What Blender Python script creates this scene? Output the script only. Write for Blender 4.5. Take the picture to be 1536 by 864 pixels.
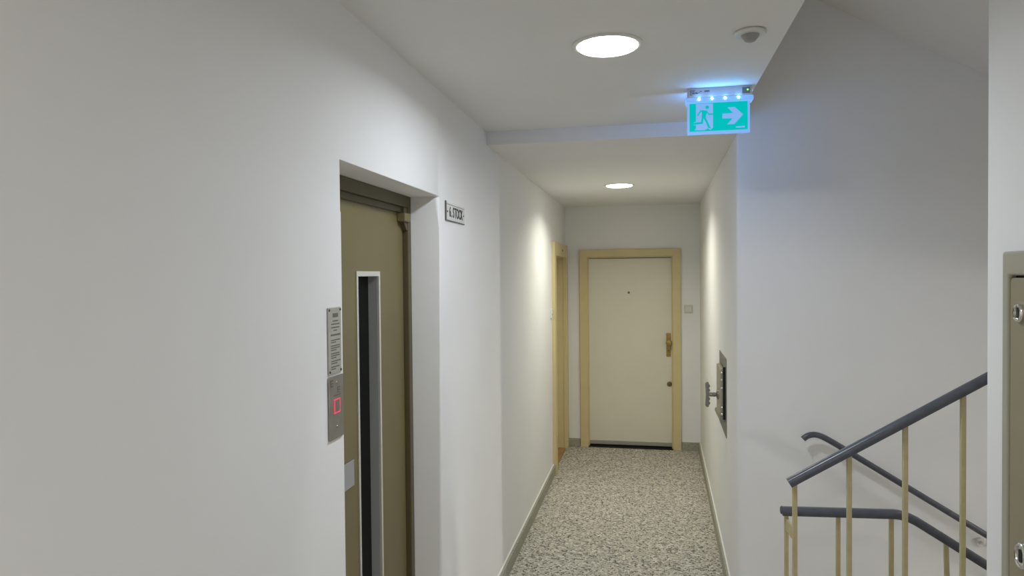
import bpy, bmesh, math, random
from mathutils import Vector, Matrix
random.seed(4)
for o in list(bpy.data.objects): bpy.data.objects.remove(o, do_unlink=True)
scene = bpy.context.scene
C = scene.collection

# ------------------------------------------------------------------ camera
F_PX, YAW, PITCH, ROLL, EYE = 1030.0, 11.196, -1.096, -0.532, 1.7825
ya, pi_, ro = map(math.radians, (YAW, PITCH, ROLL))
fw = Vector((-math.sin(ya) * math.cos(pi_), math.cos(ya) * math.cos(pi_), math.sin(pi_)))
rt = Vector((math.cos(ya), math.sin(ya), 0.0))
up = rt.cross(fw)
r2 = rt * math.cos(ro) + up * math.sin(ro)
u2 = -rt * math.sin(ro) + up * math.cos(ro)
cd = bpy.data.cameras.new('camera')
cam = bpy.data.objects.new('camera', cd); C.objects.link(cam)
cd.sensor_width = 36.0; cd.lens = F_PX / 1536.0 * 36.0
cd.clip_start = 0.02; cd.clip_end = 60
m = Matrix((r2, u2, -fw)).transposed().to_4x4(); m.translation = Vector((0, 0, EYE))
cam.matrix_world = m
scene.camera = cam

# ------------------------------------------------------------------ world, exposure
w = bpy.data.worlds.new('world'); scene.world = w; w.use_nodes = True
w.node_tree.nodes['Background'].inputs[0].default_value = (0.8, 0.85, 0.9, 1)
w.node_tree.nodes['Background'].inputs[1].default_value = 0.05
vs = scene.view_settings
vs.view_transform = 'Standard'; vs.look = 'None'; vs.gamma = 1.0; vs.use_curve_mapping = False
vs.exposure = 0.0
LAMP_LANDING, LAMP_CORRIDOR, LAMP_STAIR, SIGN_POWER = 11.6, 11.2, 32.0, 1.0   # watts per lamp; sign factor

# ------------------------------------------------------------------ materials
MATS = {}
def mat(name, col, rough=0.6, metal=0.0, noise=0.0, nscale=8.0, bump=0.0, bscale=120.0, emit=None, estr=0.0, spec=None, coat=0.0):
    if name in MATS: return MATS[name]
    M = bpy.data.materials.new(name); M.use_nodes = True
    nt = M.node_tree; b = nt.nodes['Principled BSDF']
    b.inputs['Base Color'].default_value = (*col, 1)
    b.inputs['Roughness'].default_value = rough
    b.inputs['Metallic'].default_value = metal
    if spec is not None: b.inputs['Specular IOR Level'].default_value = spec
    if coat: b.inputs['Coat Weight'].default_value = coat
    tc = nt.nodes.new('ShaderNodeTexCoord')
    if noise:
        n = nt.nodes.new('ShaderNodeTexNoise'); n.inputs['Scale'].default_value = nscale; n.inputs['Detail'].default_value = 6
        nt.links.new(tc.outputs['Object'], n.inputs['Vector'])
        r = nt.nodes.new('ShaderNodeValToRGB')
        r.color_ramp.elements[0].position = 0.3; r.color_ramp.elements[1].position = 0.7
        r.color_ramp.elements[0].color = (*[c * (1 - noise) for c in col], 1)
        r.color_ramp.elements[1].color = (*[min(1, c * (1 + noise)) for c in col], 1)
        nt.links.new(n.outputs['Fac'], r.inputs['Fac']); nt.links.new(r.outputs['Color'], b.inputs['Base Color'])
    if bump:
        n2 = nt.nodes.new('ShaderNodeTexNoise'); n2.inputs['Scale'].default_value = bscale; n2.inputs['Detail'].default_value = 5
        nt.links.new(tc.outputs['Object'], n2.inputs['Vector'])
        bp = nt.nodes.new('ShaderNodeBump'); bp.inputs['Strength'].default_value = bump; bp.inputs['Distance'].default_value = 0.004
        nt.links.new(n2.outputs['Fac'], bp.inputs['Height']); nt.links.new(bp.outputs['Normal'], b.inputs['Normal'])
    if emit is not None:
        b.inputs['Emission Color'].default_value = (*emit, 1); b.inputs['Emission Strength'].default_value = estr
    MATS[name] = M
    return M

WALL = mat('wall_paint', (0.89, 0.885, 0.87), 0.7, noise=0.012, nscale=3, bump=0.06, bscale=60, spec=0.25)
CEIL = mat('ceiling_paint', (0.88, 0.875, 0.86), 0.8, noise=0.012, nscale=3, bump=0.04, bscale=60, spec=0.2)
SOFFIT = mat('soffit_brownish_white', (0.88, 0.855, 0.81), 0.8, noise=0.012, nscale=3, spec=0.2)  # ceiling white with a mild brownish tint
LIFT = mat('lift_brown_enamel', (0.185, 0.152, 0.066), 0.42, noise=0.05, nscale=5, bump=0.03, bscale=200)
LIFT_SHADED = mat('lift_brown_shaded', (0.10, 0.081, 0.036), 0.45, noise=0.05, nscale=5)  # darker copy of the lift brown, jamb shadow painted into the colour
CREAM = mat('cream_gloss_paint', (0.70, 0.585, 0.31), 0.38, noise=0.03, nscale=6)
LEAF = mat('beige_door_paint', (0.80, 0.755, 0.63), 0.45, noise=0.02, nscale=4)
STONE = mat('baseboard_stone', (0.36, 0.35, 0.275), 0.5, noise=0.25, nscale=60)
CAULK = mat('white_caulk', (0.85, 0.84, 0.8), 0.5)
RAIL = mat('slate_handrail_plastic', (0.085, 0.091, 0.109), 0.3, noise=0.12, nscale=40)
BAL = mat('cream_baluster_paint', (0.57, 0.495, 0.265), 0.4, noise=0.06, nscale=30)
CAB = mat('olive_beige_cabinet', (0.30, 0.265, 0.175), 0.42, noise=0.03, nscale=10)
CABF = mat('cabinet_frame_grey_beige', (0.40, 0.385, 0.30), 0.45, noise=0.03, nscale=10)
CHROME = mat('chrome', (0.75, 0.74, 0.72), 0.16, 1.0)
STEEL = mat('brushed_steel', (0.36, 0.35, 0.32), 0.38, 0.9, noise=0.08, nscale=30)
ALU = mat('grey_aluminium', (0.50, 0.52, 0.51), 0.4, 0.15)
BRASS = mat('aged_brass', (0.40, 0.30, 0.09), 0.3, 1.0, noise=0.15, nscale=60)
DBRASS = mat('dark_brass', (0.22, 0.16, 0.08), 0.4, 0.9)
BLACK = mat('black_gap', (0.01, 0.01, 0.01), 0.6)
GLASS = mat('dark_lift_glass', (0.004, 0.005, 0.0045), 0.12, spec=0.12)
WHITEP = mat('white_plastic', (0.78, 0.78, 0.75), 0.35)
OFFP = mat('off_white_switch_plastic', (0.62, 0.61, 0.54), 0.4)
LENS = mat('grey_sensor_lens', (0.34, 0.34, 0.33), 0.35)
ENAMEL = mat('white_enamel', (0.84, 0.84, 0.84), 0.22)
INK = mat('black_print', (0.015, 0.015, 0.015), 0.5)
GREYINK = mat('grey_print', (0.16, 0.155, 0.135), 0.6)
WOOD = mat('wooden_threshold', (0.38, 0.20, 0.07), 0.45, noise=0.2, nscale=25)
PAPER = mat('silver_notice_plate', (0.50, 0.49, 0.43), 0.4, 0.3, noise=0.06, nscale=20)
STEP = mat('stair_stone', (0.58, 0.555, 0.49), 0.55, noise=0.25, nscale=150)
RED = mat('red_call_light', (0.6, 0.02, 0.06), 0.4, emit=(1.0, 0.06, 0.16), estr=0.8)
LED_G = mat('green_status_led', (0.2, 0.8, 0.1), 0.4, emit=(0.45, 1.0, 0.1), estr=1.2)
LED_W = mat('white_led', (0.8, 0.9, 1), 0.4, emit=(0.13, 0.42, 1.0), estr=330.0)
LED_ADDED = mat('added_back_led', (0.8, 0.9, 1), 0.4, emit=(0.10, 0.38, 1.0), estr=470.0)  # added source behind the sign, tints the stairwell wall blue
S_GREEN = mat('exit_sign_green', (0.0, 0.10, 0.09), 0.5, spec=0.05, emit=(0.0, 0.50, 0.49), estr=0.95 * SIGN_POWER)
S_WHITE = mat('exit_sign_white', (0.12, 0.15, 0.2), 0.5, spec=0.05, emit=(0.22, 0.46, 0.92), estr=0.85 * SIGN_POWER)
S_BAR = mat('exit_sign_diffuser', (0.15, 0.2, 0.3), 0.3, emit=(0.20, 0.46, 1.0), estr=0.8 * SIGN_POWER)
S_HOUSE = mat('exit_sign_housing', (0.62, 0.63, 0.66), 0.4)
L1 = mat('landing_lamp_diffuser', (0.9, 0.9, 0.9), 0.5, emit=(1.0, 0.985, 0.97), estr=12.0)
L2 = mat('corridor_lamp_diffuser', (0.9, 0.9, 0.9), 0.5, emit=(1.0, 0.965, 0.86), estr=12.0)
L3 = mat('stair_lamp_diffuser', (0.9, 0.9, 0.9), 0.5, emit=(1.0, 0.97, 0.93), estr=11.0 * LAMP_STAIR)

def floor_mat():
    M = bpy.data.materials.new('speckled_terrazzo'); M.use_nodes = True; nt = M.node_tree; b = nt.nodes['Principled BSDF']
    tc = nt.nodes.new('ShaderNodeTexCoord')
    v = nt.nodes.new('ShaderNodeTexVoronoi'); v.inputs['Scale'].default_value = 88
    n = nt.nodes.new('ShaderNodeTexNoise'); n.inputs['Scale'].default_value = 60; n.inputs['Detail'].default_value = 3
    mx = nt.nodes.new('ShaderNodeMixRGB'); mx.blend_type = 'ADD'; mx.inputs[0].default_value = 0.012
    nt.links.new(tc.outputs['Object'], n.inputs['Vector'])
    nt.links.new(tc.outputs['Object'], mx.inputs[1]); nt.links.new(n.outputs['Color'], mx.inputs[2])
    nt.links.new(mx.outputs[0], v.inputs['Vector'])
    sx = nt.nodes.new('ShaderNodeSeparateColor'); nt.links.new(v.outputs['Color'], sx.inputs[0])
    r = nt.nodes.new('ShaderNodeValToRGB'); r.color_ramp.interpolation = 'CONSTANT'
    stops = [(0.0, (0.05, 0.046, 0.038)), (0.13, (0.14, 0.13, 0.105)), (0.25, (0.38, 0.352, 0.29)), (0.48, (0.53, 0.50, 0.42)), (0.70, (0.65, 0.61, 0.52)), (0.88, (0.80, 0.76, 0.67))]
    el = r.color_ramp.elements
    el[0].position, el[0].color = stops[0][0], (*stops[0][1], 1)
    el[1].position, el[1].color = stops[1][0], (*stops[1][1], 1)
    for p_, c_ in stops[2:]:
        e = el.new(p_); e.color = (*c_, 1)
    nt.links.new(sx.outputs[0], r.inputs['Fac'])
    # pale binder between the stones
    v2 = nt.nodes.new('ShaderNodeTexVoronoi'); v2.feature = 'DISTANCE_TO_EDGE'; v2.inputs['Scale'].default_value = 88
    nt.links.new(mx.outputs[0], v2.inputs['Vector'])
    cr = nt.nodes.new('ShaderNodeMapRange'); cr.inputs['From Min'].default_value = 0.03; cr.inputs['From Max'].default_value = 0.10
    nt.links.new(v2.outputs['Distance'], cr.inputs['Value'])
    m2 = nt.nodes.new('ShaderNodeMixRGB'); m2.inputs[1].default_value = (0.53, 0.495, 0.415, 1)
    nt.links.new(cr.outputs[0], m2.inputs[0]); nt.links.new(r.outputs['Color'], m2.inputs[2])
    nt.links.new(m2.outputs[0], b.inputs['Base Color']); b.inputs['Roughness'].default_value = 0.6
    bp = nt.nodes.new('ShaderNodeBump'); bp.inputs['Strength'].default_value = 0.15; bp.inputs['Distance'].default_value = 0.002
    nt.links.new(v2.outputs['Distance'], bp.inputs['Height']); nt.links.new(bp.outputs['Normal'], b.inputs['Normal'])
    return M
FLOOR = floor_mat()

# ------------------------------------------------------------------ helpers
def finish(name, bm, material, parent=None, smooth=False, bevel=0.0, seg=2):
    bmesh.ops.recalc_face_normals(bm, faces=bm.faces)
    me = bpy.data.meshes.new(name); bm.to_mesh(me); bm.free()
    me.materials.append(material)
    o = bpy.data.objects.new(name, me); C.objects.link(o)
    if parent is not None:
        o.parent = parent; o.matrix_parent_inverse = parent.matrix_basis.inverted()
    if smooth:
        for p_ in me.polygons: p_.use_smooth = True
        try: me.set_sharp_from_angle(angle=math.radians(40))
        except Exception: pass
    if bevel:
        md = o.modifiers.new('bevel', 'BEVEL'); md.width = bevel; md.segments = seg; md.limit_method = 'ANGLE'; md.angle_limit = math.radians(40)
    return o

def tag(o, label, cat=None, group=None, kind=None):
    o['label'] = label
    if cat: o['category'] = cat
    if group: o['group'] = group
    if kind: o['kind'] = kind
    return o

def empty(name, loc):
    o = bpy.data.objects.new(name, None); C.objects.link(o); o.location = loc; o.empty_display_size = 0.1
    o.matrix_basis = Matrix.Translation(Vector(loc))
    return o

def add_box(bm, x0, x1, y0, y1, z0, z1):
    vs_ = [bm.verts.new(p_) for p_ in ((x0, y0, z0), (x1, y0, z0), (x1, y1, z0), (x0, y1, z0), (x0, y0, z1), (x1, y0, z1), (x1, y1, z1), (x0, y1, z1))]
    for f in ((3, 2, 1, 0), (4, 5, 6, 7), (0, 1, 5, 4), (1, 2, 6, 5), (2, 3, 7, 6), (3, 0, 4, 7)):
        bm.faces.new([vs_[i] for i in f])

def box(name, material, parent, x0, x1, y0, y1, z0, z1, bevel=0.0, seg=2):
    bm = bmesh.new(); add_box(bm, x0, x1, y0, y1, z0, z1)
    return finish(name, bm, material, parent, bevel=bevel, seg=seg)

def add_prism(bm, poly, a, b, fn):
    """poly of (u,v) extruded from w=a to w=b; fn maps (u,v,w) to a point"""
    A = [bm.verts.new(fn(u, v, a)) for u, v in poly]; B = [bm.verts.new(fn(u, v, b)) for u, v in poly]
    bm.faces.new(A); bm.faces.new(B[::-1])
    n = len(poly)
    for i in range(n): bm.faces.new((A[i], A[(i + 1) % n], B[(i + 1) % n], B[i]))

XZ = lambda u, v, w_: (u, w_, v)      # drawn in X-Z, extruded in Y
XY = lambda u, v, w_: (u, v, w_)
YZ = lambda u, v, w_: (w_, u, v)

def add_panel(bm, u0, u1, v0, v1, holes, a, b, fn):
    """slab u0..u1 x v0..v1 with rectangular holes (hu0,hu1,hv0,hv1), thickness a..b"""
    us = sorted({u0, u1} | {h[i] for h in holes for i in (0, 1)}); vv = sorted({v0, v1} | {h[i] for h in holes for i in (2, 3)})
    us = [u for u in us if u0 <= u <= u1]; vv = [v for v in vv if v0 <= v <= v1]
    def solid(i, j):
        if i < 0 or j < 0 or i >= len(us) - 1 or j >= len(vv) - 1: return False
        cu, cv = (us[i] + us[i + 1]) / 2, (vv[j] + vv[j + 1]) / 2
        return not any(h[0] < cu < h[1] and h[2] < cv < h[3] for h in holes)
    cache = {}
    def V(i, j, k):
        if (i, j, k) not in cache: cache[i, j, k] = bm.verts.new(fn(us[i], vv[j], (a, b)[k]))
        return cache[i, j, k]
    for i in range(len(us) - 1):
        for j in range(len(vv) - 1):
            if not solid(i, j): continue
            for k in (0, 1): bm.faces.new([V(i, j, k), V(i + 1, j, k), V(i + 1, j + 1, k), V(i, j + 1, k)])
            if not solid(i - 1, j): bm.faces.new([V(i, j, 0), V(i, j + 1, 0), V(i, j + 1, 1), V(i, j, 1)])
            if not solid(i + 1, j): bm.faces.new([V(i + 1, j, 0), V(i + 1, j + 1, 0), V(i + 1, j + 1, 1), V(i + 1, j, 1)])
            if not solid(i, j - 1): bm.faces.new([V(i, j, 0), V(i + 1, j, 0), V(i + 1, j, 1), V(i, j, 1)])
            if not solid(i, j + 1): bm.faces.new([V(i, j + 1, 0), V(i + 1, j + 1, 0), V(i + 1, j + 1, 1), V(i, j + 1, 1)])

def add_lathe(bm, prof, origin, axis='Z', seg=40, sgn=1.0, sx=1.0):
    """prof of (r,h); h along axis"""
    o = Vector(origin); rings = []
    for r_, h in prof:
        ring = []
        for k in range(seg):
            t = 2 * math.pi * k / seg; c, s = r_ * math.cos(t) * sx, r_ * math.sin(t)
            p_ = {'Z': (c, s, h * sgn), 'X': (h * sgn, c, s), 'Y': (c, h * sgn, s)}[axis]
            ring.append(bm.verts.new(o + Vector(p_)))
        rings.append(ring)
    for A, B in zip(rings, rings[1:]):
        for k in range(seg): bm.faces.new((A[k], A[(k + 1) % seg], B[(k + 1) % seg], B[k]))
    bm.faces.new(rings[0]); bm.faces.new(rings[-1])

def lathe(name, material, parent, prof, origin, axis='Z', seg=40, sgn=1.0, sx=1.0):
    bm = bmesh.new(); add_lathe(bm, prof, origin, axis, seg, sgn, sx)
    return finish(name, bm, material, parent, smooth=True)

def sweep(name, material, parent, path, prof, side=Vector((0, 1, 0))):
    """prof of (side, up) swept along path; up is perpendicular to path and side"""
    bm = bmesh.new(); rings = []
    P = [Vector(p_) for p_ in path]
    for i, p_ in enumerate(P):
        t = (P[min(i + 1, len(P) - 1)] - P[max(i - 1, 0)]).normalized()
        n = side.cross(t).normalized()
        if n.z < 0: n = -n
        s = t.cross(n).normalized()
        rings.append([bm.verts.new(p_ + s * a + n * b) for a, b in prof])
    k = len(prof)
    for A, B in zip(rings, rings[1:]):
        for j in range(k): bm.faces.new((A[j], A[(j + 1) % k], B[(j + 1) % k], B[j]))
    bm.faces.new(rings[0]); bm.faces.new(rings[-1][::-1])
    return finish(name, bm, material, parent, smooth=True)

def text_obj(name, s, material, parent, size, mat4, sx=1.0, bold=0.0, depth=0.0006):
    cu = bpy.data.curves.new(name, 'FONT'); cu.body = s; cu.size = size; cu.align_x = 'CENTER'; cu.align_y = 'CENTER'
    cu.offset = bold; cu.space_character = 1.17; cu.extrude = depth; cu.resolution_u = 3
    t = bpy.data.objects.new(name, cu); C.objects.link(t)
    dg = bpy.context.evaluated_depsgraph_get()
    me = bpy.data.meshes.new_from_object(t.evaluated_get(dg))
    bpy.data.objects.remove(t, do_unlink=True)
    me.transform(mat4 @ Matrix.Diagonal((sx, 1, 1, 1)))
    me.materials.clear(); me.materials.append(material)
    o = bpy.data.objects.new(name, me); C.objects.link(o)
    if parent is not None:
        o.parent = parent; o.matrix_parent_inverse = parent.matrix_basis.inverted()
    return o

# ------------------------------------------------------------------ dimensions
XL, XR0, XR1 = -0.838, 0.4365, 0.510        # left wall, right corridor wall (corner, far end)
YE, YS, YC = 7.085, 3.5755, 3.585           # end wall, ceiling step, stair wall
ZH, ZL = 2.545, 2.474                       # landing and corridor ceilings
LY0, LY1, LZ = 1.787, 2.706, 2.107          # lift opening
PX, PY = 0.80, 1.843                        # pier with the cabinet
DN_X0, UP_X0, TREAD, RISE = 0.98, 0.50, 0.28, 0.17
WX = 4.7                                    # far wall of the stairwell
BACK = -1.6

# ------------------------------------------------------------------ the setting
bm = bmesh.new()
add_prism(bm, [(XL - 0.32, BACK), (PX + .1, BACK), (PX + .1, PY + .03), (UP_X0, PY + .03), (UP_X0, 2.74), (DN_X0, 2.74), (DN_X0, YC + .02), (0.62, YC + .02), (0.62, YE + .3), (XL - 0.32, YE + .3)], -0.18, 0.0, XY)
tag(finish('floor', bm, FLOOR), 'grey beige speckled terrazzo floor of the landing and corridor', 'floor', kind='structure')

bm = bmesh.new()
add_panel(bm, BACK, YE + .2, 0.0, 2.75, [(LY0, LY1, -1, LZ), (6.15, 6.97, -1, 1.965)], XL - 0.3, XL, YZ)
ed = [e for e in bm.edges if all(abs(v.co.x - XL) < 1e-4 and abs(v.co.y - LY1) < 1e-4 for v in e.verts) and min(v.co.z for v in e.verts) < LZ - 0.01]
bmesh.ops.bevel(bm, geom=ed, offset=0.022, segments=5, affect='EDGES', profile=0.5)
ed = [e for e in bm.edges if all(abs(v.co.x - XL) < 1e-4 for v in e.verts) and e.calc_face_angle(0) > 1.2 and LY0 - .01 < e.verts[0].co.y < LY1 + .04 and e.verts[0].co.z > 0.01 and e.verts[1].co.z > -0.01]
bmesh.ops.bevel(bm, geom=ed, offset=0.004, segments=2, affect='EDGES', profile=0.5)
tag(finish('wall_left', bm, WALL, smooth=True), 'long white plastered wall with the recessed lift doorway', 'wall', kind='structure')

bm = bmesh.new()
add_panel(bm, XL - .3, 0.66, 0.0, 2.75, [(-0.612, 0.247, -1, 1.962)], YE, YE + 0.2, XZ)
tag(finish('wall_end', bm, WALL), 'short white wall at the corridor end around the beige door', 'wall', kind='structure')

bm = bmesh.new()
add_prism(bm, [(XR0, YC), (WX, YC), (WX, YC + .2), (0.72, YC + .2), (0.72, YE + .1), (XR1 + .002, YE + .1)], -2.2, 5.3, XY)
ed = [e for e in bm.edges if all(abs(v.co.x - XR0) < 1e-4 and abs(v.co.y - YC) < 1e-4 for v in e.verts)]
bmesh.ops.bevel(bm, geom=ed, offset=0.018, segments=5, affect='EDGES', profile=0.5)
tag(finish('wall_right', bm, WALL, smooth=True), 'white wall turning the rounded corner from corridor into stairwell', 'wall', kind='structure')

bm = bmesh.new(); add_box(bm, PX, WX, BACK, PY, -2.2, 5.3)
tag(finish('wall_pier', bm, WALL, bevel=0.006), 'white pier wall beside the stairs that carries the cabinet', 'wall', kind='structure')
bm = bmesh.new(); add_box(bm, XL - .3, PX + .05, BACK - .2, BACK, -0.1, 2.75)
tag(finish('wall_back', bm, WALL), 'white wall closing the landing opposite the beige door', 'wall', kind='structure')
bm = bmesh.new(); add_box(bm, WX, WX + .2, PY - .2, YC + .2, -2.2, 5.3)
tag(finish('wall_stairwell', bm, WALL), 'white outer wall of the stairwell behind the half landings', 'wall', kind='structure')

bm = bmesh.new()
add_prism(bm, [(XL - .02, BACK), (PX + .05, BACK), (PX + .05, PY + .03), (XR0, PY + .03), (XR0, YS), (XL - .02, YS)], ZH, 3.3, XY)
tag(finish('ceiling', bm, CEIL), 'pale grey ceiling over the landing with the exit sign', 'ceiling', kind='structure')
bm = bmesh.new()
add_prism(bm, [(XL - .02, YS), (XR0, YS), (XR0, YC), (0.6, YC + .03), (0.6, YE + .1), (XL - .02, YE + .1)], ZL, 3.3, XY)
tag(finish('ceiling_corridor', bm, CEIL), 'lower white ceiling over the corridor behind the shallow step', 'ceiling', kind='structure')
bm = bmesh.new(); add_box(bm, XR0, WX, PY, YC, 5.2, 5.4)
tag(finish('ceiling_stairwell', bm, CEIL), 'white ceiling high over the stairwell', 'ceiling', kind='structure')
bm = bmesh.new(); add_box(bm, XR0 - .3, WX, PY, YC, -2.3, -2.1)
tag(finish('floor_stairwell', bm, STEP), 'stone floor at the foot of the descending stairs', 'floor', kind='structure')
bm = bmesh.new(); add_box(bm, XR0 - .2, XR0, PY, YC, 3.3, 5.2)
tag(finish('wall_upper', bm, WALL), 'white wall above the landing slab in the stairwell', 'wall', kind='structure')
bm = bmesh.new(); add_box(bm, XR0 - .2, UP_X0 - .05, PY, YC, -2.1, -0.18)
tag(finish('wall_lower', bm, WALL), 'white wall under the landing slab in the stairwell', 'wall', kind='structure')

def baseboard(name, poly, label, cap):
    bm = bmesh.new(); add_prism(bm, poly, 0.0, 0.085, XY)
    o = tag(finish(name, bm, STONE, bevel=0.003), label, 'baseboard', kind='structure')
    bm = bmesh.new(); add_prism(bm, cap, 0.085, 0.0905, XY)
    finish('paint_edge', bm, CAULK, o)
t_ = 0.021
baseboard('baseboard_left', [(XL, LY1 + .03), (XL + t_, LY1 + .03), (XL + t_, 6.045), (XL, 6.045)], 'grey stone baseboard along the long white wall past the lift',
          [(XL, LY1 + .03), (XL + t_ * .42, LY1 + .03), (XL + t_ * .42, 6.045), (XL, 6.045)])
xr = lambda y: XR0 + (XR1 - XR0) * (y - YC) / (YE - YC)
baseboard('baseboard_right', [(xr(YC + .03), YC + .03), (xr(YC + .03) - t_, YC + .03), (xr(YE) - t_, YE), (xr(YE), YE)], 'grey stone baseboard running along the wall under the chute hatch',
          [(xr(YC + .03), YC + .03), (xr(YC + .03) - t_ * .42, YC + .03), (xr(YE) - t_ * .42, YE), (xr(YE), YE)])
baseboard('baseboard_end_left', [(XL, YE), (XL, YE - t_), (-0.695, YE - t_), (-0.695, YE)], 'short grey stone baseboard between the two cream door casings',
          [(XL, YE), (XL, YE - t_ * .42), (-0.695, YE - t_ * .42), (-0.695, YE)])
baseboard('baseboard_end_right', [(0.33, YE), (0.33, YE - t_), (XR1 - .018, YE - t_), (XR1 - .018, YE)], 'short grey stone baseboard below the light switch',
          [(0.33, YE), (0.33, YE - t_ * .42), (XR1 - t_, YE - t_ * .42), (XR1 - t_, YE)])

# ------------------------------------------------------------------ stairs
def flight(name, label, x0, y0, y1, n, ztop, zbot, tread=TREAD):
    """ztop(i): tread height; zbot(x): underside"""
    root = empty(name, (x0, (y0 + y1) / 2, zbot(x0)))
    tag(root, label, 'stairs', kind='structure')
    for i in range(n):
        a, b = x0 + i * tread, x0 + (i + 1) * tread
        bm = bmesh.new(); add_prism(bm, [(a, zbot(a)), (b, zbot(b)), (b, ztop(i)), (a, ztop(i))], y0, y1, XZ)
        finish('step', bm, STEP, root)
    bm = bmesh.new(); a, b = x0, x0 + n * tread
    add_prism(bm, [(a, zbot(a) - .03), (b, zbot(b) - .03), (b, zbot(b)), (a, zbot(a))], y0, y1, XZ)
    finish('soffit', bm, SOFFIT, root)
    return root
flight('stair_flight', 'stone stair flight rising beside the white pier wall', UP_X0, PY, 2.72, 9, lambda i: RISE * (i + 1), lambda x: (x - UP_X0) * RISE / TREAD - 0.16)
flight('stair_flight', 'stone stair flight going down along the stairwell wall', DN_X0, 2.76, YC, 9, lambda i: -RISE * (i + 1), lambda x: -(x - DN_X0) * RISE / TREAD - 0.36)
SX0, SZ0, SSL = 0.571, 3.238, 0.559
flight('stair_flight', 'sloping white underside of the next flight above the stairwell', SX0, 2.76, YC, 10, lambda i: SZ0 + 0.32 - 0.17 * (i + 1), lambda x: SZ0 + .03 - (x - SX0) * SSL, 0.304)
bm = bmesh.new(); add_box(bm, XR0, SX0, 2.76, YC, SZ0, 3.56)
tag(finish('floor_upper_landing', bm, CEIL), 'underside of the next landing above the stairwell', 'floor', kind='structure')
bm = bmesh.new(); add_box(bm, UP_X0 + 9 * TREAD, WX, PY, YC, 1.52, 1.70)
tag(finish('floor_half_landing', bm, STEP), 'half landing between the stair flights', 'floor', kind='structure')

# ------------------------------------------------------------------ lift door
d1 = empty('door_1', (XL - .14, (LY0 + LY1) / 2, 0)); tag(d1, 'olive brown metal lift door with a tall narrow window', 'door', kind='structure')
FX = XL - 0.12
bm = bmesh.new(); add_panel(bm, LY0, LY1, 0, LZ, [(LY0 + .04, LY1 - .038, -1, 2.060)], FX - .10, FX, YZ)
finish('frame', bm, LIFT_SHADED, d1, bevel=0.003)
box('head_stop', LIFT_SHADED, d1, FX - .035, FX - .012, LY0 + .04, LY1 - .038, 2.036, 2.060, bevel=0.002)
LX = -0.980
bm = bmesh.new(); add_panel(bm, LY0 + .043, LY1 - .042, 0.012, 2.040, [(2.208, 2.402, 0.22, 1.792)], LX - .045, LX, YZ)
leaf = finish('leaf', bm, LIFT, d1, bevel=0.002)
bm = bmesh.new(); add_panel(bm, 2.200, 2.410, 0.212, 1.800, [(2.213, 2.397, 0.225, 1.782)], LX - .006, LX + .004, YZ)
finish('window_frame', bm, mat('pale_window_trim', (0.62, 0.61, 0.54), 0.35), leaf, bevel=0.001)
bm = bmesh.new(); add_panel(bm, 2.208, 2.402, 0.22, 1.792, [(2.2125, 2.3975, 0.2245, 1.7875)], LX - .044, LX - .004, YZ)
finish('window_lining', bm, ALU, leaf)
box('glass', GLASS, leaf, LX - .044, LX - .039, 2.2, 2.41, 0.215, 1.797)
box('pull_plate', mat('lilac_grey_plate', (0.42, 0.42, 0.44), 0.3, 0.3), leaf, LX, LX + .004, 1.99, 2.160, 1.077, 1.165, bevel=0.002)
bm = bmesh.new(); add_box(bm, LX + .001, LX + .034, 2.60, 2.668, 2.000, 2.034)
finish('hinge_block', bm, LIFT, d1, bevel=0.003)
bm = bmesh.new(); add_prism(bm, [(2.625, 2.0), (2.668, 2.0), (2.668, 1.968), (2.655, 1.968)], LX + .001, LX + .02, YZ)
finish('hinge_arm', bm, LIFT_SHADED, d1)
box('hinge_cover', LIFT, d1, LX + .002, LX + .018, 2.632, 2.668, 2.034, 2.058)
box('shaft_back', BLACK, d1, XL - .34, XL - .31, LY0 - .05, LY1 + .05, 0, 2.2)

# ------------------------------------------------------------------ end door
d2 = empty('door_2', (-0.18, YE, 0)); tag(d2, 'plain beige flat door with cream casing at the corridor end', 'door', kind='structure')
bm = bmesh.new(); add_panel(bm, -0.690, 0.323, 0.0, 2.032, [(-0.608, 0.243, -1, 1.957)], YE - .028, YE + .012, XZ)
finish('casing', bm, CREAM, d2, bevel=0.004)
bm = bmesh.new(); add_panel(bm, -0.620, 0.255, 0.0, 1.969, [(-0.598, 0.233, -1, 1.947)], YE + .012, YE + .11, XZ)
finish('jamb', bm, CREAM, d2)
lf = box('leaf', LEAF, d2, -0.605, 0.240, YE + .040, YE + .080, 0.022, 1.940, bevel=0.002)
box('weather_bar', mat('worn_grey_strip', (0.40, 0.38, 0.34), 0.5, 0.2), lf, -0.603, 0.236, YE + .030, YE + .0395, 0.024, 0.062, bevel=0.002)
box('threshold', BLACK, d2, -0.608, 0.243, YE - .02, YE + .11, 0.0005, 0.008)  # black strip painted in for the dark gap under the leaf
lathe('peephole', DBRASS, lf, [(0.0005, 0.0), (0.012, 0.0), (0.012, 0.004), (0.006, 0.006), (0.0005, 0.004)], (-0.192, YE + .0398, 1.590), 'Y', 20, -1)
pl = box('handle_plate', BRASS, lf, 0.180, 0.224, YE + .0325, YE + .0398, 0.938, 1.178, bevel=0.004)
lathe('knob', BRASS, pl, [(0.0005, 0.0), (0.011, 0.0), (0.011, 0.028), (0.026, 0.036), (0.031, 0.050), (0.026, 0.062), (0.0005, 0.066)], (0.203, YE + .0325, 1.085), 'Y', 28, -1)
lathe('key_cylinder', DBRASS, pl, [(0.0005, 0.0), (0.010, 0.0), (0.010, 0.006), (0.0005, 0.006)], (0.203, YE + .0325, 1.000), 'Y', 20, -1)
bm = bmesh.new(); add_box(bm, 0.196, 0.212, YE - .015, YE - .002, 1.015, 1.085)
finish('handle_grip', bm, BRASS, pl, bevel=0.004)
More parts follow.
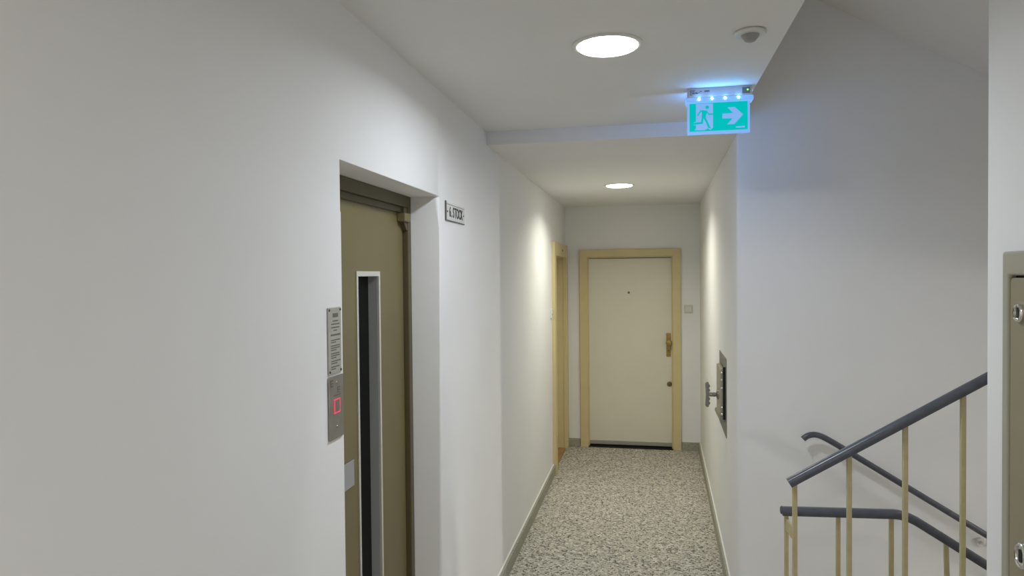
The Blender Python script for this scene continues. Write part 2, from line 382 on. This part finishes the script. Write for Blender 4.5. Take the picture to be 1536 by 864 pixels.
ls = lathe('safety_lock', DBRASS, lf, [(0.0005, 0.0), (0.026, 0.0), (0.025, 0.007), (0.014, 0.010), (0.0005, 0.010)], (0.210, YE + .0398, 0.660), 'Y', 28, -1)
box('key_slot', BLACK, ls, 0.2085, 0.2115, YE + .0285, YE + .0297, 0.652, 0.668)

# ------------------------------------------------------------------ side door in the long wall
d3 = empty('door_3', (XL, 6.55, 0)); tag(d3, 'recessed side door in cream casing seen edge on in the long wall', 'door', kind='structure')
bm = bmesh.new(); add_panel(bm, 6.045, 7.060, 0.0, 2.075, [(6.165, 6.955, -1, 1.952)], XL - .012, XL + .030, YZ)
finish('casing', bm, CREAM, d3, bevel=0.004)
bm = bmesh.new(); add_panel(bm, 6.140, 6.980, 0.0, 1.975, [(6.170, 6.950, -1, 1.947)], XL - .25, XL - .012, YZ)
finish('jamb', bm, CREAM, d3)
box('leaf', LEAF, d3, XL - .24, XL - .20, 6.172, 6.948, 0.02, 1.945)
box('threshold', WOOD, d3, XL - .199, XL + .004, 6.172, 6.948, 0.0005, 0.012)
lathe('screw', DBRASS, d3, [(0.0005, 0.0), (0.012, 0.0), (0.008, 0.006), (0.0005, 0.007)], (XL + .030, 6.60, 2.012), 'X', 12)

# ------------------------------------------------------------------ lamps
COOL, WARM, NEUT = (0.83, 0.905, 1.0), (1.0, 0.99, 0.86), (1.0, 0.98, 0.96)
def ceiling_light(loc, glow, label, watts, col, spread=165, group=None):
    root = empty('ceiling_light', loc); tag(root, label, 'ceiling light', group)
    lathe('trim_ring', WHITEP, root, [(0.101, 0.0), (0.117, 0.0), (0.117, 0.003), (0.110, 0.007), (0.101, 0.006), (0.101, 0.0)], loc, 'Z', 56, -1)
    lathe('diffuser', glow, root, [(0.0005, 0.001), (0.1005, 0.001), (0.1005, 0.007), (0.096, 0.011), (0.06, 0.013), (0.0005, 0.0135)], loc, 'Z', 56, -1)
    ld = bpy.data.lights.new('lamp_light', 'AREA'); ld.shape = 'DISK'; ld.size = 0.19; ld.energy = watts; ld.color = col; ld.spread = math.radians(spread)
    lo = bpy.data.objects.new('lamp_light', ld); C.objects.link(lo); lo.location = (loc[0], loc[1], loc[2] - .0145)
    lo.parent = root; lo.matrix_parent_inverse = root.matrix_basis.inverted()
    return root
ceiling_light((-0.128, 2.319, ZH), L1, 'round white ceiling light glowing over the landing beside the lift', LAMP_LANDING, COOL)
ceiling_light((-0.214, 5.419, ZL), L2, 'round ceiling light glowing on the lower corridor ceiling', LAMP_CORRIDOR, WARM, 146)
ceiling_light((-0.128, -0.55, ZH), L1, 'round white ceiling light on the landing near the back wall', LAMP_LANDING * 1.0, (1.0, 0.955, 0.90), 165)
wl = empty('wall_light', (WX, 2.62, 1.22)); tag(wl, 'round wall light beside the half landing of the stairwell', 'wall light')
lathe('trim_ring', WHITEP, wl, [(0.101, 0.0), (0.117, 0.0), (0.117, 0.02), (0.110, 0.03), (0.101, 0.03), (0.101, 0.0)], (WX, 2.62, 1.22), 'X', 48, -1)
lathe('diffuser', L3, wl, [(0.0005, 0.001), (0.1005, 0.001), (0.1005, 0.03), (0.07, 0.05), (0.0005, 0.055)], (WX, 2.62, 1.22), 'X', 48, -1)
ceiling_light((3.6, 2.5, 5.2), L1, 'round ceiling light high above the stairwell', LAMP_STAIR * 0.8, NEUT)

# ------------------------------------------------------------------ motion sensor
ms = empty('motion_sensor', (0.322, 2.293, ZH)); tag(ms, 'small round white motion sensor with grey lens on the ceiling', 'motion sensor')
lathe('base', WHITEP, ms, [(0.0005, 0.0), (0.043, 0.0), (0.043, 0.002), (0.048, 0.003), (0.048, 0.008), (0.045, 0.011), (0.030, 0.0115), (0.0005, 0.0115)], (0.322, 2.293, ZH), 'Z', 40, -1)
lathe('lens', LENS, ms, [(0.0005, 0.0115), (0.028, 0.0115), (0.0275, 0.015), (0.016, 0.030), (0.009, 0.033), (0.0005, 0.033)], (0.322, 2.293, ZH), 'Z', 32, -1)

# ------------------------------------------------------------------ exit sign
SY = 2.950
ex = empty('exit_sign', (0.29, SY, ZH)); tag(ex, 'green illuminated exit sign with running figure and right arrow', 'exit sign')
hs = box('housing', S_HOUSE, ex, 0.166, 0.419, SY - .012, SY + .048, 2.505, ZH, bevel=0.003)
def marks(parent, material, rows, fn):
    """tiny unreadable print drawn as short raised strokes"""
    bm = bmesh.new()
    for (u0, u1, v0, v1) in rows:
        add_prism(bm, [(u0, v0), (u1, v0), (u1, v1), (u0, v1)], 0.0, 0.0004, fn)
    o = finish('print', bm, material, parent); o['kind'] = 'stuff'
    return o
hf = lambda u, v, w_: (u, SY - .0121 - w_, v)
rows = []
for zr, segs in ((2.5335, [(0.174, 0.195)]), (2.5285, [(0.174, 0.182), (0.186, 0.192), (0.214, 0.222)]), (2.524, [(0.176, 0.19), (0.193, 0.205), (0.209, 0.213)]), (2.520, [(0.174, 0.179), (0.184, 0.207)]), (2.5155, [(0.174, 0.184)])):
    for a, b in segs:
        x = a
        while x < b:
            l = random.uniform(.002, .005); rows.append((x, min(x + l, b), zr, zr + .0026)); x += l + .0009
for x in (0.233, 0.238, 0.243, 0.248): rows.append((x, x + .0036, 2.527, 2.5325))
marks(hs, INK, rows, hf)
bx_ = box('status_box', mat('grey_status_box', (0.18, 0.2, 0.18), 0.4), hs, 0.381, 0.411, SY - .0145, SY - .0122, 2.512, 2.537, bevel=0.001)
lathe('status_led', LED_G, hs, [(0.0005, 0.0), (0.0038, 0.0), (0.003, 0.002), (0.0005, 0.0026)], (0.402, SY - .0146, 2.526), 'Y', 16, -1)
bar_prof = [(-.018, -.010), (-.018, .006), (-.013, .010), (.040, .010), (.045, .006), (.045, -.010)]
bm = bmesh.new()
add_prism(bm, [(SY + a, 2.495 + b) for a, b in bar_prof], 0.158, 0.424, lambda u, v, w_: (w_, u, v))
db = finish('diffuser_bar', bm, S_BAR, ex, bevel=0.002)
def g(cx, cy):
    px, py = cx / 7.51 - 44.0, cy / 7.51 - 56.0
    return (0.199 + px * .002635, 2.482 - py * .00274 - px * .00014)
for cx in (362, 510, 655, 806):
    gx, gz = g(cx, 362)
    lathe('led', LED_W, db, [(0.0005, 0.0), (0.0042, 0.0), (0.0034, 0.002), (0.0005, 0.003)], (gx, SY - .018, 2.497), 'Y', 16, -1)
    lathe('led', LED_ADDED, db, [(0.0005, 0.0), (0.0065, 0.0), (0.005, 0.002), (0.0005, 0.003)], (gx, SY + .045, 2.497), 'Y', 16, 1)  # added on the hidden back to throw blue onto the wall
pn = box('panel', S_WHITE, ex, 0.164, 0.413, SY + .004, SY + .014, 2.356, 2.4855, bevel=0.0015)
bm = bmesh.new()
gf = lambda u, v, w_: (u, SY + .004 - w_, v)
add_prism(bm, [(0.1735, 2.369), (0.404, 2.369), (0.404, 2.4845), (0.1735, 2.4845)], 0.0, 0.0008, gf)
finish('green_field', bm, S_GREEN, pn)
wf = lambda u, v, w_: (u, SY + .0032 - w_, v)
bm = bmesh.new()
add_prism(bm, [g(*p_) for p_ in ((332, 420), (525, 412), (525, 680), (500, 708), (478, 702), (470, 690), (432, 712), (315, 716), (332, 690))], 0.0, 0.0006, wf)
def capsule(bm, pts, r, a, b, fn):
    for (p0, p1) in zip(pts, pts[1:]):
        p0, p1 = Vector(p0), Vector(p1); d = (p1 - p0).normalized(); ang = math.atan2(d.y, d.x); poly = []
        for k in range(7): t = ang + math.pi / 2 + math.pi * k / 6; poly.append(tuple(p0 + r * Vector((math.cos(t), math.sin(t)))))
        for k in range(7): t = ang - math.pi / 2 + math.pi * k / 6; poly.append(tuple(p1 + r * Vector((math.cos(t), math.sin(t)))))
        add_prism(bm, [g(*p_) for p_ in poly], a, b, fn)
capsule(bm, [(318, 642), (345, 634)], 18, 0.0, 0.0005, wf)
finish('doorway_symbol', bm, S_WHITE, pn)
bm = bmesh.new()
mf = lambda u, v, w_: (u, SY + .0026 - w_, v)
circ = [(458 + 21 * math.cos(2 * math.pi * k / 20), 455 + 20 * math.sin(2 * math.pi * k / 20)) for k in range(20)]
add_prism(bm, [g(*p_) for p_ in circ], 0, .0005, mf)
capsule(bm, [(385, 498), (450, 502)], 10, 0, .0005, mf)
capsule(bm, [(385, 498), (353, 546)], 8, 0, .00052, mf)
capsule(bm, [(450, 502), (480, 536), (528, 530)], 8, 0, .00054, mf)
add_prism(bm, [g(*p_) for p_ in ((398, 500), (458, 505), (440, 575), (395, 590))], 0, .00056, mf)
capsule(bm, [(408, 575), (398, 632), (312, 642)], 12, 0, .00058, mf)
capsule(bm, [(428, 570), (456, 625), (480, 680)], 12, 0, .0006, mf)
capsule(bm, [(478, 684), (500, 690)], 6, 0, .00062, mf)
finish('running_figure', bm, S_GREEN, pn)
bm = bmesh.new()
add_prism(bm, [g(*p_) for p_ in ((632, 527), (752, 521), (692, 458), (768, 452), (864, 535), (765, 642), (684, 648), (748, 578), (632, 582))], 0, .0006, wf)
finish('arrow', bm, S_WHITE, pn)
bm = bmesh.new()
add_prism(bm, [g(*p_) for p_ in ((782, 670), (886, 662), (880, 680), (782, 685))], 0, .0006, wf)
finish('maker_mark', bm, S_WHITE, pn)

# ------------------------------------------------------------------ floor number plate
fp = box('floor_sign', ENAMEL, None, XL, XL + .005, 2.792, 3.088, 2.018, 2.097, bevel=0.002)
tag(fp, 'white enamel plate reading 6. STOCK on the wall', 'sign')
bm = bmesh.new(); add_prism(bm, [(2.790, 2.016), (3.088, 2.016), (3.088, 2.0195), (2.799, 2.0195), (2.799, 2.099), (2.790, 2.099)], XL, XL + .0058, YZ)
finish('border', bm, mat('plate_dark_edge', (0.10, 0.10, 0.095), 0.4), fp)
bm = bmesh.new(); add_prism(bm, [(2.802, 2.0865), (3.08, 2.0865), (3.08, 2.0925), (2.802, 2.0925)], XL + .005, XL + .009, YZ)
finish('raised_edge', bm, ENAMEL, fp, bevel=0.001)
for chr_, y in (('6', 2.852), ('.', 2.877), ('S', 2.906), ('T', 2.938), ('O', 2.971), ('C', 3.004), ('K', 3.038)):
    LW = Matrix(((0, 0, 1, XL + .0056), (1, 0, 0, y), (0, 1, 0, 2.054), (0, 0, 0, 1)))
    text_obj('letter', chr_, INK, fp, 0.062, LW, sx=0.80, bold=0.0009)
for y in (2.812, 3.070): lathe('screw', INK, fp, [(0.0005, 0), (0.005, 0), (0.003, .002), (0.0005, .002)], (XL + .005, y, 2.055), 'X', 12)

# ------------------------------------------------------------------ lift notice and call panel
nt_ = bmesh.new()
add_panel(nt_, 1.694, 1.772, 1.519, 1.699, [], XL + .0005, XL + .004, YZ)
np_ = tag(finish('lift_notice', nt_, PAPER, bevel=0.0015), 'pale metal notice plate with small print beside the lift', 'notice')
nf = lambda u, v, w_: (XL + .0041 + w_, u, v)
rows = [(1.720, 1.752, 1.672, 1.683)]
def line_rows(z, a, b, h=.0034):
    out = []; x = a
    while x < b - .002:
        l = random.uniform(.003, .010); out.append((x, min(x + l, b), z, z + h)); x += l + .0022
    return out
for z, a, b in ((1.6605, 1.72, 1.752), (1.652, 1.712, 1.762), (1.643, 1.712, 1.760), (1.635, 1.725, 1.748)): rows += line_rows(z, a, b)
rows += line_rows(1.622, 1.708, 1.765, .005)
z = 1.609
for n, e in ((2, 1.762), (3, 1.760), (3, 1.758), (2, 1.764), (2, 1.756)):
    for k in range(n): rows += line_rows(z, 1.708, e - (.02 if k == n - 1 else 0), .003); z -= .0058
    z -= .0035
marks(np_, GREYINK, rows, nf)
for y, z in ((1.700, 1.692), (1.766, 1.692), (1.700, 1.526), (1.766, 1.526)):
    lathe('screw', mat('dark_screw', (0.05, 0.05, 0.05), 0.5), np_, [(0.0005, 0), (0.0038, 0), (0.0028, .0018), (0.0005, .002)], (XL + .004, y, z), 'X', 12)
cp = box('lift_call_panel', STEEL, None, XL + .0005, XL + .006, 1.692, 1.776, 1.342, 1.513, bevel=0.002)
tag(cp, 'brushed steel lift call panel with red lit square button', 'call panel')
bm = bmesh.new(); add_panel(bm, 1.717, 1.751, 1.412, 1.450, [(1.7195, 1.7485, 1.4143, 1.4477)], XL + .006, XL + .0078, YZ)
finish('button_light', bm, RED, cp)
box('button', mat('button_steel', (0.30, 0.29, 0.26), 0.35, 0.8), cp, XL + .006, XL + .0075, 1.7195, 1.7485, 1.4155, 1.4465)
cf = lambda u, v, w_: (XL + .0061 + w_, u, v)
rows = [(1.697, 1.700, 1.486, 1.504), (1.7015, 1.712, 1.501, 1.504), (1.7015, 1.712, 1.4935, 1.4965), (1.7015, 1.712, 1.486, 1.489)]
rows += [(1.738, 1.741, 1.466, 1.482), (1.742, 1.755, 1.479, 1.482), (1.742, 1.753, 1.472, 1.475), (1.742, 1.752, 1.466, 1.468)]
rows += line_rows(1.459, 1.715, 1.756, .003)
marks(cp, GREYINK, rows, cf)
for z in (1.494, 1.374): lathe('screw', STEEL, cp, [(0.0005, 0), (0.0045, 0), (0.003, .002), (0.0005, .002)], (XL + .006, 1.734, z), 'X', 14)

# ------------------------------------------------------------------ switches
sw = box('light_switch', OFFP, None, 0.356, 0.440, YE - .009, YE, 1.383, 1.463, bevel=0.003)
tag(sw, 'square off white light switch beside the beige door', 'light switch')
box('rocker', mat('rocker_plastic', (0.72, 0.71, 0.64), 0.4), sw, 0.368, 0.428, YE - .013, YE - .009, 1.396, 1.451, bevel=0.003)
bl = box('doorbell_button', WHITEP, None, XL, XL + .012, 5.94, 6.02, 1.40, 1.48, bevel=0.003)
tag(bl, 'small white doorbell button beside the side door casing', 'doorbell')
lathe('push_button', OFFP, bl, [(0.0005, 0), (0.016, 0), (0.014, .006), (0.0005, .007)], (XL + .012, 5.98, 1.44), 'X', 20)

# ------------------------------------------------------------------ chute hatch on the corridor wall
hx = xr(4.4)
ch = empty('chute_hatch', (hx, 4.4, 0.81)); tag(ch, 'steel chute hatch with knurled T handle on the corridor wall', 'hatch')
sl = (XR1 - XR0) / (YE - YC)
def onwall(u, v, w_):            # u along Y, v up, w out of the slanted wall
    return (hx + (u - 4.4) * sl - w_, u, v)
bm = bmesh.new(); add_panel(bm, 4.165, 4.645, 0.815, 1.280, [], 0.0003, 0.004, onwall)
finish('wall_plate', bm, mat('dull_steel_plate', (0.27, 0.27, 0.255), 0.45, 0.75, noise=0.05, nscale=12), ch)
bm = bmesh.new(); add_panel(bm, 4.215, 4.520, 0.930, 1.212, [], 0.004, 0.032, onwall)
hd = finish('hatch_door', bm, mat('hatch_olive_grey', (0.40, 0.38, 0.27), 0.4, 0.2), ch, bevel=0.010, seg=3)
bm = bmesh.new(); add_panel(bm, 4.204, 4.216, 0.915, 1.225, [], 0.004, 0.018, onwall)
finish('seal', bm, BLACK, hd)
for z in (1.192, 1.150, 1.10, 0.985, 0.945):
    lathe('bolt', CHROME, hd, [(0.0005, 0), (0.009, 0), (0.008, .005), (0.004, .008), (0.0005, .008)], (onwall(4.214, z, 0.022)), 'Y', 14, -1)
bm = bmesh.new(); add_lathe(bm, [(0.0005, 0), (0.018, 0), (0.018, .30), (0.0005, .30)], onwall(4.215, 0.915, 0.020), 'Y', 20)
finish('hinge_barrel', bm, STEEL, ch, smooth=True)
DK = mat('dark_cast_metal', (0.30, 0.29, 0.275), 0.3, 0.9)
hc = onwall(4.36, 1.037, 0.032)
lathe('rosette', DK, ch, [(0.0005, 0), (0.030, 0), (0.028, .008), (0.016, .013), (0.0005, .013)], hc, 'X', 24, -1)
hn = lathe('handle_shaft', DK, ch, [(0.0005, 0.010), (0.012, 0.010), (0.012, 0.022), (0.015, 0.024), (0.015, 0.028), (0.012, 0.030), (0.013, 0.044), (0.010, 0.062), (0.0005, 0.062)], hc, 'X', 24, -1)
bm = bmesh.new(); Lp, Rp = [], []
for k in range(33):
    h = -0.077 + 0.154 * k / 32; e = max(0.0, (abs(h) - 0.066) / 0.011)
    Lp.append((-0.013 - 0.004 * math.cos(h * math.pi / 0.077) * 0 + 0.004 * (1 - abs(h) / 0.077) + 0.010 * e * e, h))
    Rp.append((0.013 + 0.0042 * math.cos(h * 2 * math.pi / 0.0265) - 0.012 * e * e, h))
add_prism(bm, [(hc[0] - 0.066 + a, hc[2] + b) for a, b in Lp] + [(hc[0] - 0.066 + a, hc[2] + b) for a, b in Rp[::-1]], hc[1] - .012, hc[1] + .012, XZ)
finish('grip_bar', bm, DK, hn, bevel=0.005, seg=3)

# ------------------------------------------------------------------ cabinet on the pier
CY1, CY0, CZ1, CZ0 = 1.727, 1.110, 1.824, 0.95
cb = empty('wall_cabinet', (PX, 1.46, CZ0)); tag(cb, 'olive beige metal wall cabinet with two keyholes on the pier', 'cabinet')
bm = bmesh.new(); add_panel(bm, CY0, CY1, CZ0, CZ1, [(CY0 + .028, CY1 - .028, CZ0 + .05, CZ1 - .053)], PX - .020, PX - .0005, YZ)
finish('frame', bm, CABF, cb, bevel=0.006, seg=3)
box('back_gap', BLACK, cb, PX - .004, PX - .001, CY0 + .02, CY1 - .02, CZ0 + .04, CZ1 - .045)
def rrect(u0, u1, v0, v1, r, n=6):
    P = []
    for cx, cy, a0 in ((u1 - r, v1 - r, 0), (u0 + r, v1 - r, 90), (u0 + r, v0 + r, 180), (u1 - r, v0 + r, 270)):
        for k in range(n + 1):
            t = math.radians(a0 + 90 * k / n); P.append((cx + r * math.cos(t), cy + r * math.sin(t)))
    return P
bm = bmesh.new(); add_prism(bm, rrect(CY0 + .031, CY1 - .031, CZ0 + .053, CZ1 - .058, .012), PX - .017, PX - .005, YZ)
dr = finish('door', bm, CAB, cb, bevel=0.002)
def cyl_lock(y, z, r, slot):
    lk = lathe('lock', CHROME, dr, [(0.0005, 0), (r * 1.05, 0), (r * 1.05, .003), (r, .007), (r * .88, .009), (r * .74, .008), (r * .70, .0055), (0.0005, .0055)], (PX - .017, y, z), 'X', 32, -1, sx=.78)
    bm = bmesh.new(); add_prism(bm, rrect(y - r * .22, y + r * .22, z - slot, z + slot, r * .15, 3), PX - .0236, PX - .0226, YZ)
    finish('keyhole', bm, BLACK, lk)
cyl_lock(1.653, 1.691, 0.0205, .012)
cyl_lock(1.638, 1.172, 0.0275, .014)

# ------------------------------------------------------------------ railings
RP = [(-.021, -.016), (-.022, -.004), (-.021, .004), (-.017, .012), (-.010, .0165), (0, .018), (.010, .0165), (.017, .012), (.021, .004), (.022, -.004), (.021, -.016), (.012, -.018), (-.012, -.018)]
RP = [(a * .92, b * .9) for a, b in RP]
sr = empty('stair_railing', (0.53, 2.74, 0)); tag(sr, 'stair railing with slate handrails and thin cream balusters', 'railing')
Y1, Y2 = 2.68, 2.80
s1 = (1.403 - 1.003) / (1.16 - 0.508)
z1 = lambda x: 1.003 + s1 * (x - 0.508)
sweep('handrail', RAIL, sr, [(0.508, Y1, z1(.508)), (2.95, Y1, z1(2.95))], RP)['label'] = 'slate handrail rising with the upper flight'
s2 = 0.628
def z2(x):
    if x < 0.90: return 0.858 + 0.028 * (x - .506)
    if x > 0.99: return z2(.8999) - s2 * (x - 0.945)
    t = (x - .90) / .09
    return z2(.8999) - s2 * .045 * t * t
pts = [(0.506, Y2, z2(.506))] + [(x, Y2, z2(x)) for x in [0.60, 0.75, 0.88] + [0.90 + .009 * k for k in range(11)]] + [(1.2, Y2, z2(1.2)), (3.45, Y2, z2(3.45))]
sweep('handrail', RAIL, sr, pts, RP)['label'] = 'slate handrail level at first, then falling with the lower flight'
lathe('handrail_end', RAIL, sr, [(0.0005, 0), (0.017, 0), (0.013, .006), (0.0005, .008)], (0.506, Y2, 0.860), 'X', 20, -1)
def bar(name, x, y, z0, z1_, wx=.0082, wy=.0082, lean=0.0):
    bm = bmesh.new()
    P = [(-wx, -wy), (wx, -wy), (wx, wy), (-wx, wy)]
    A = [bm.verts.new((x + lean + a, y + b, z0)) for a, b in P]; B = [bm.verts.new((x + a, y + b, z1_)) for a, b in P]
    bm.faces.new(A); bm.faces.new(B[::-1])
    for i in range(4): bm.faces.new((A[i], A[(i + 1) % 4], B[(i + 1) % 4], B[i]))
    return finish(name, bm, BAL, sr, bevel=0.002)
SP = 0.187
for k in range(13):
    x = 0.529 + SP * k
    bar('baluster', x, Y1, RISE * (int((x - UP_X0) / TREAD) + 1), z1(x) - .014)
for k in range(15):
    x = 0.522 + SP * k
    zb = 0.0 if x < DN_X0 else -RISE * (int((x - DN_X0) / TREAD) + 1)
    bar('baluster', x, Y2, zb, z2(x) - .014, lean=0.025 if k == 3 else 0.0, wx=.0075, wy=.0075)
bm = bmesh.new()
A = [(0.529 - .004, Y1, .785), (0.529 - .004, Y1, .83), (0.522 - .004, Y2, .83), (0.522 - .004, Y2, .785)]
va = [bm.verts.new(p_) for p_ in A]; vb = [bm.verts.new((p_[0] + .008, p_[1], p_[2])) for p_ in A]
bm.faces.new(va); bm.faces.new(vb[::-1])
for i in range(4): bm.faces.new((va[i], va[(i + 1) % 4], vb[(i + 1) % 4], vb[i]))
finish('link_bar', bm, BAL, sr, bevel=0.001)

YW = 3.52
wh = empty('wall_handrail', (0.75, YC, 0.9)); tag(wh, 'slim slate handrail with curled end fixed to the stairwell wall', 'handrail')
ci = [(0.0145 * math.cos(2 * math.pi * k / 16), 0.0145 * math.sin(2 * math.pi * k / 16)) for k in range(16)]
path = [(0.733, 0.974), (0.742, 0.983), (0.754, 0.991), (0.768, 0.996), (0.784, 0.998), (0.80, 0.996), (0.818, 0.990), (0.84, 0.979), (0.87, 0.962), (1.532, 0.557), (3.3, 0.557 - 1.768 * .612)]
sweep('rail', RAIL, wh, [(x, YW, z) for x, z in path], ci)
for x in (0.915, 1.535, 2.3, 3.0):
    zc = 0.962 - (x - .87) * .612
    lathe('wall_rose', WHITEP, wh, [(0.0005, 0), (0.024, 0), (0.022, .006), (0.0005, .008)], (x, YC, zc - .055), 'Y', 20, -1)
    bm = bmesh.new(); rings = []
    pp = [(YC - .006, zc - .055), (YC - .035, zc - .055), (YW + .008, zc - .048), (YW, zc - .032), (YW, zc - .010)]
    for i, (y, z) in enumerate(pp):
        d = Vector((0, pp[min(i + 1, 4)][0] - pp[max(i - 1, 0)][0], pp[min(i + 1, 4)][1] - pp[max(i - 1, 0)][1])).normalized()
        n = Vector((1, 0, 0)).cross(d)
        rings.append([bm.verts.new(Vector((x, y, z)) + Vector((1, 0, 0)) * .006 * math.cos(2 * math.pi * k / 10) + n * .006 * math.sin(2 * math.pi * k / 10)) for k in range(10)])
    for a, b in zip(rings, rings[1:]):
        for k in range(10): bm.faces.new((a[k], a[(k + 1) % 10], b[(k + 1) % 10], b[k]))
    bm.faces.new(rings[0]); bm.faces.new(rings[-1])
    finish('bracket', bm, WHITEP, wh, smooth=True)
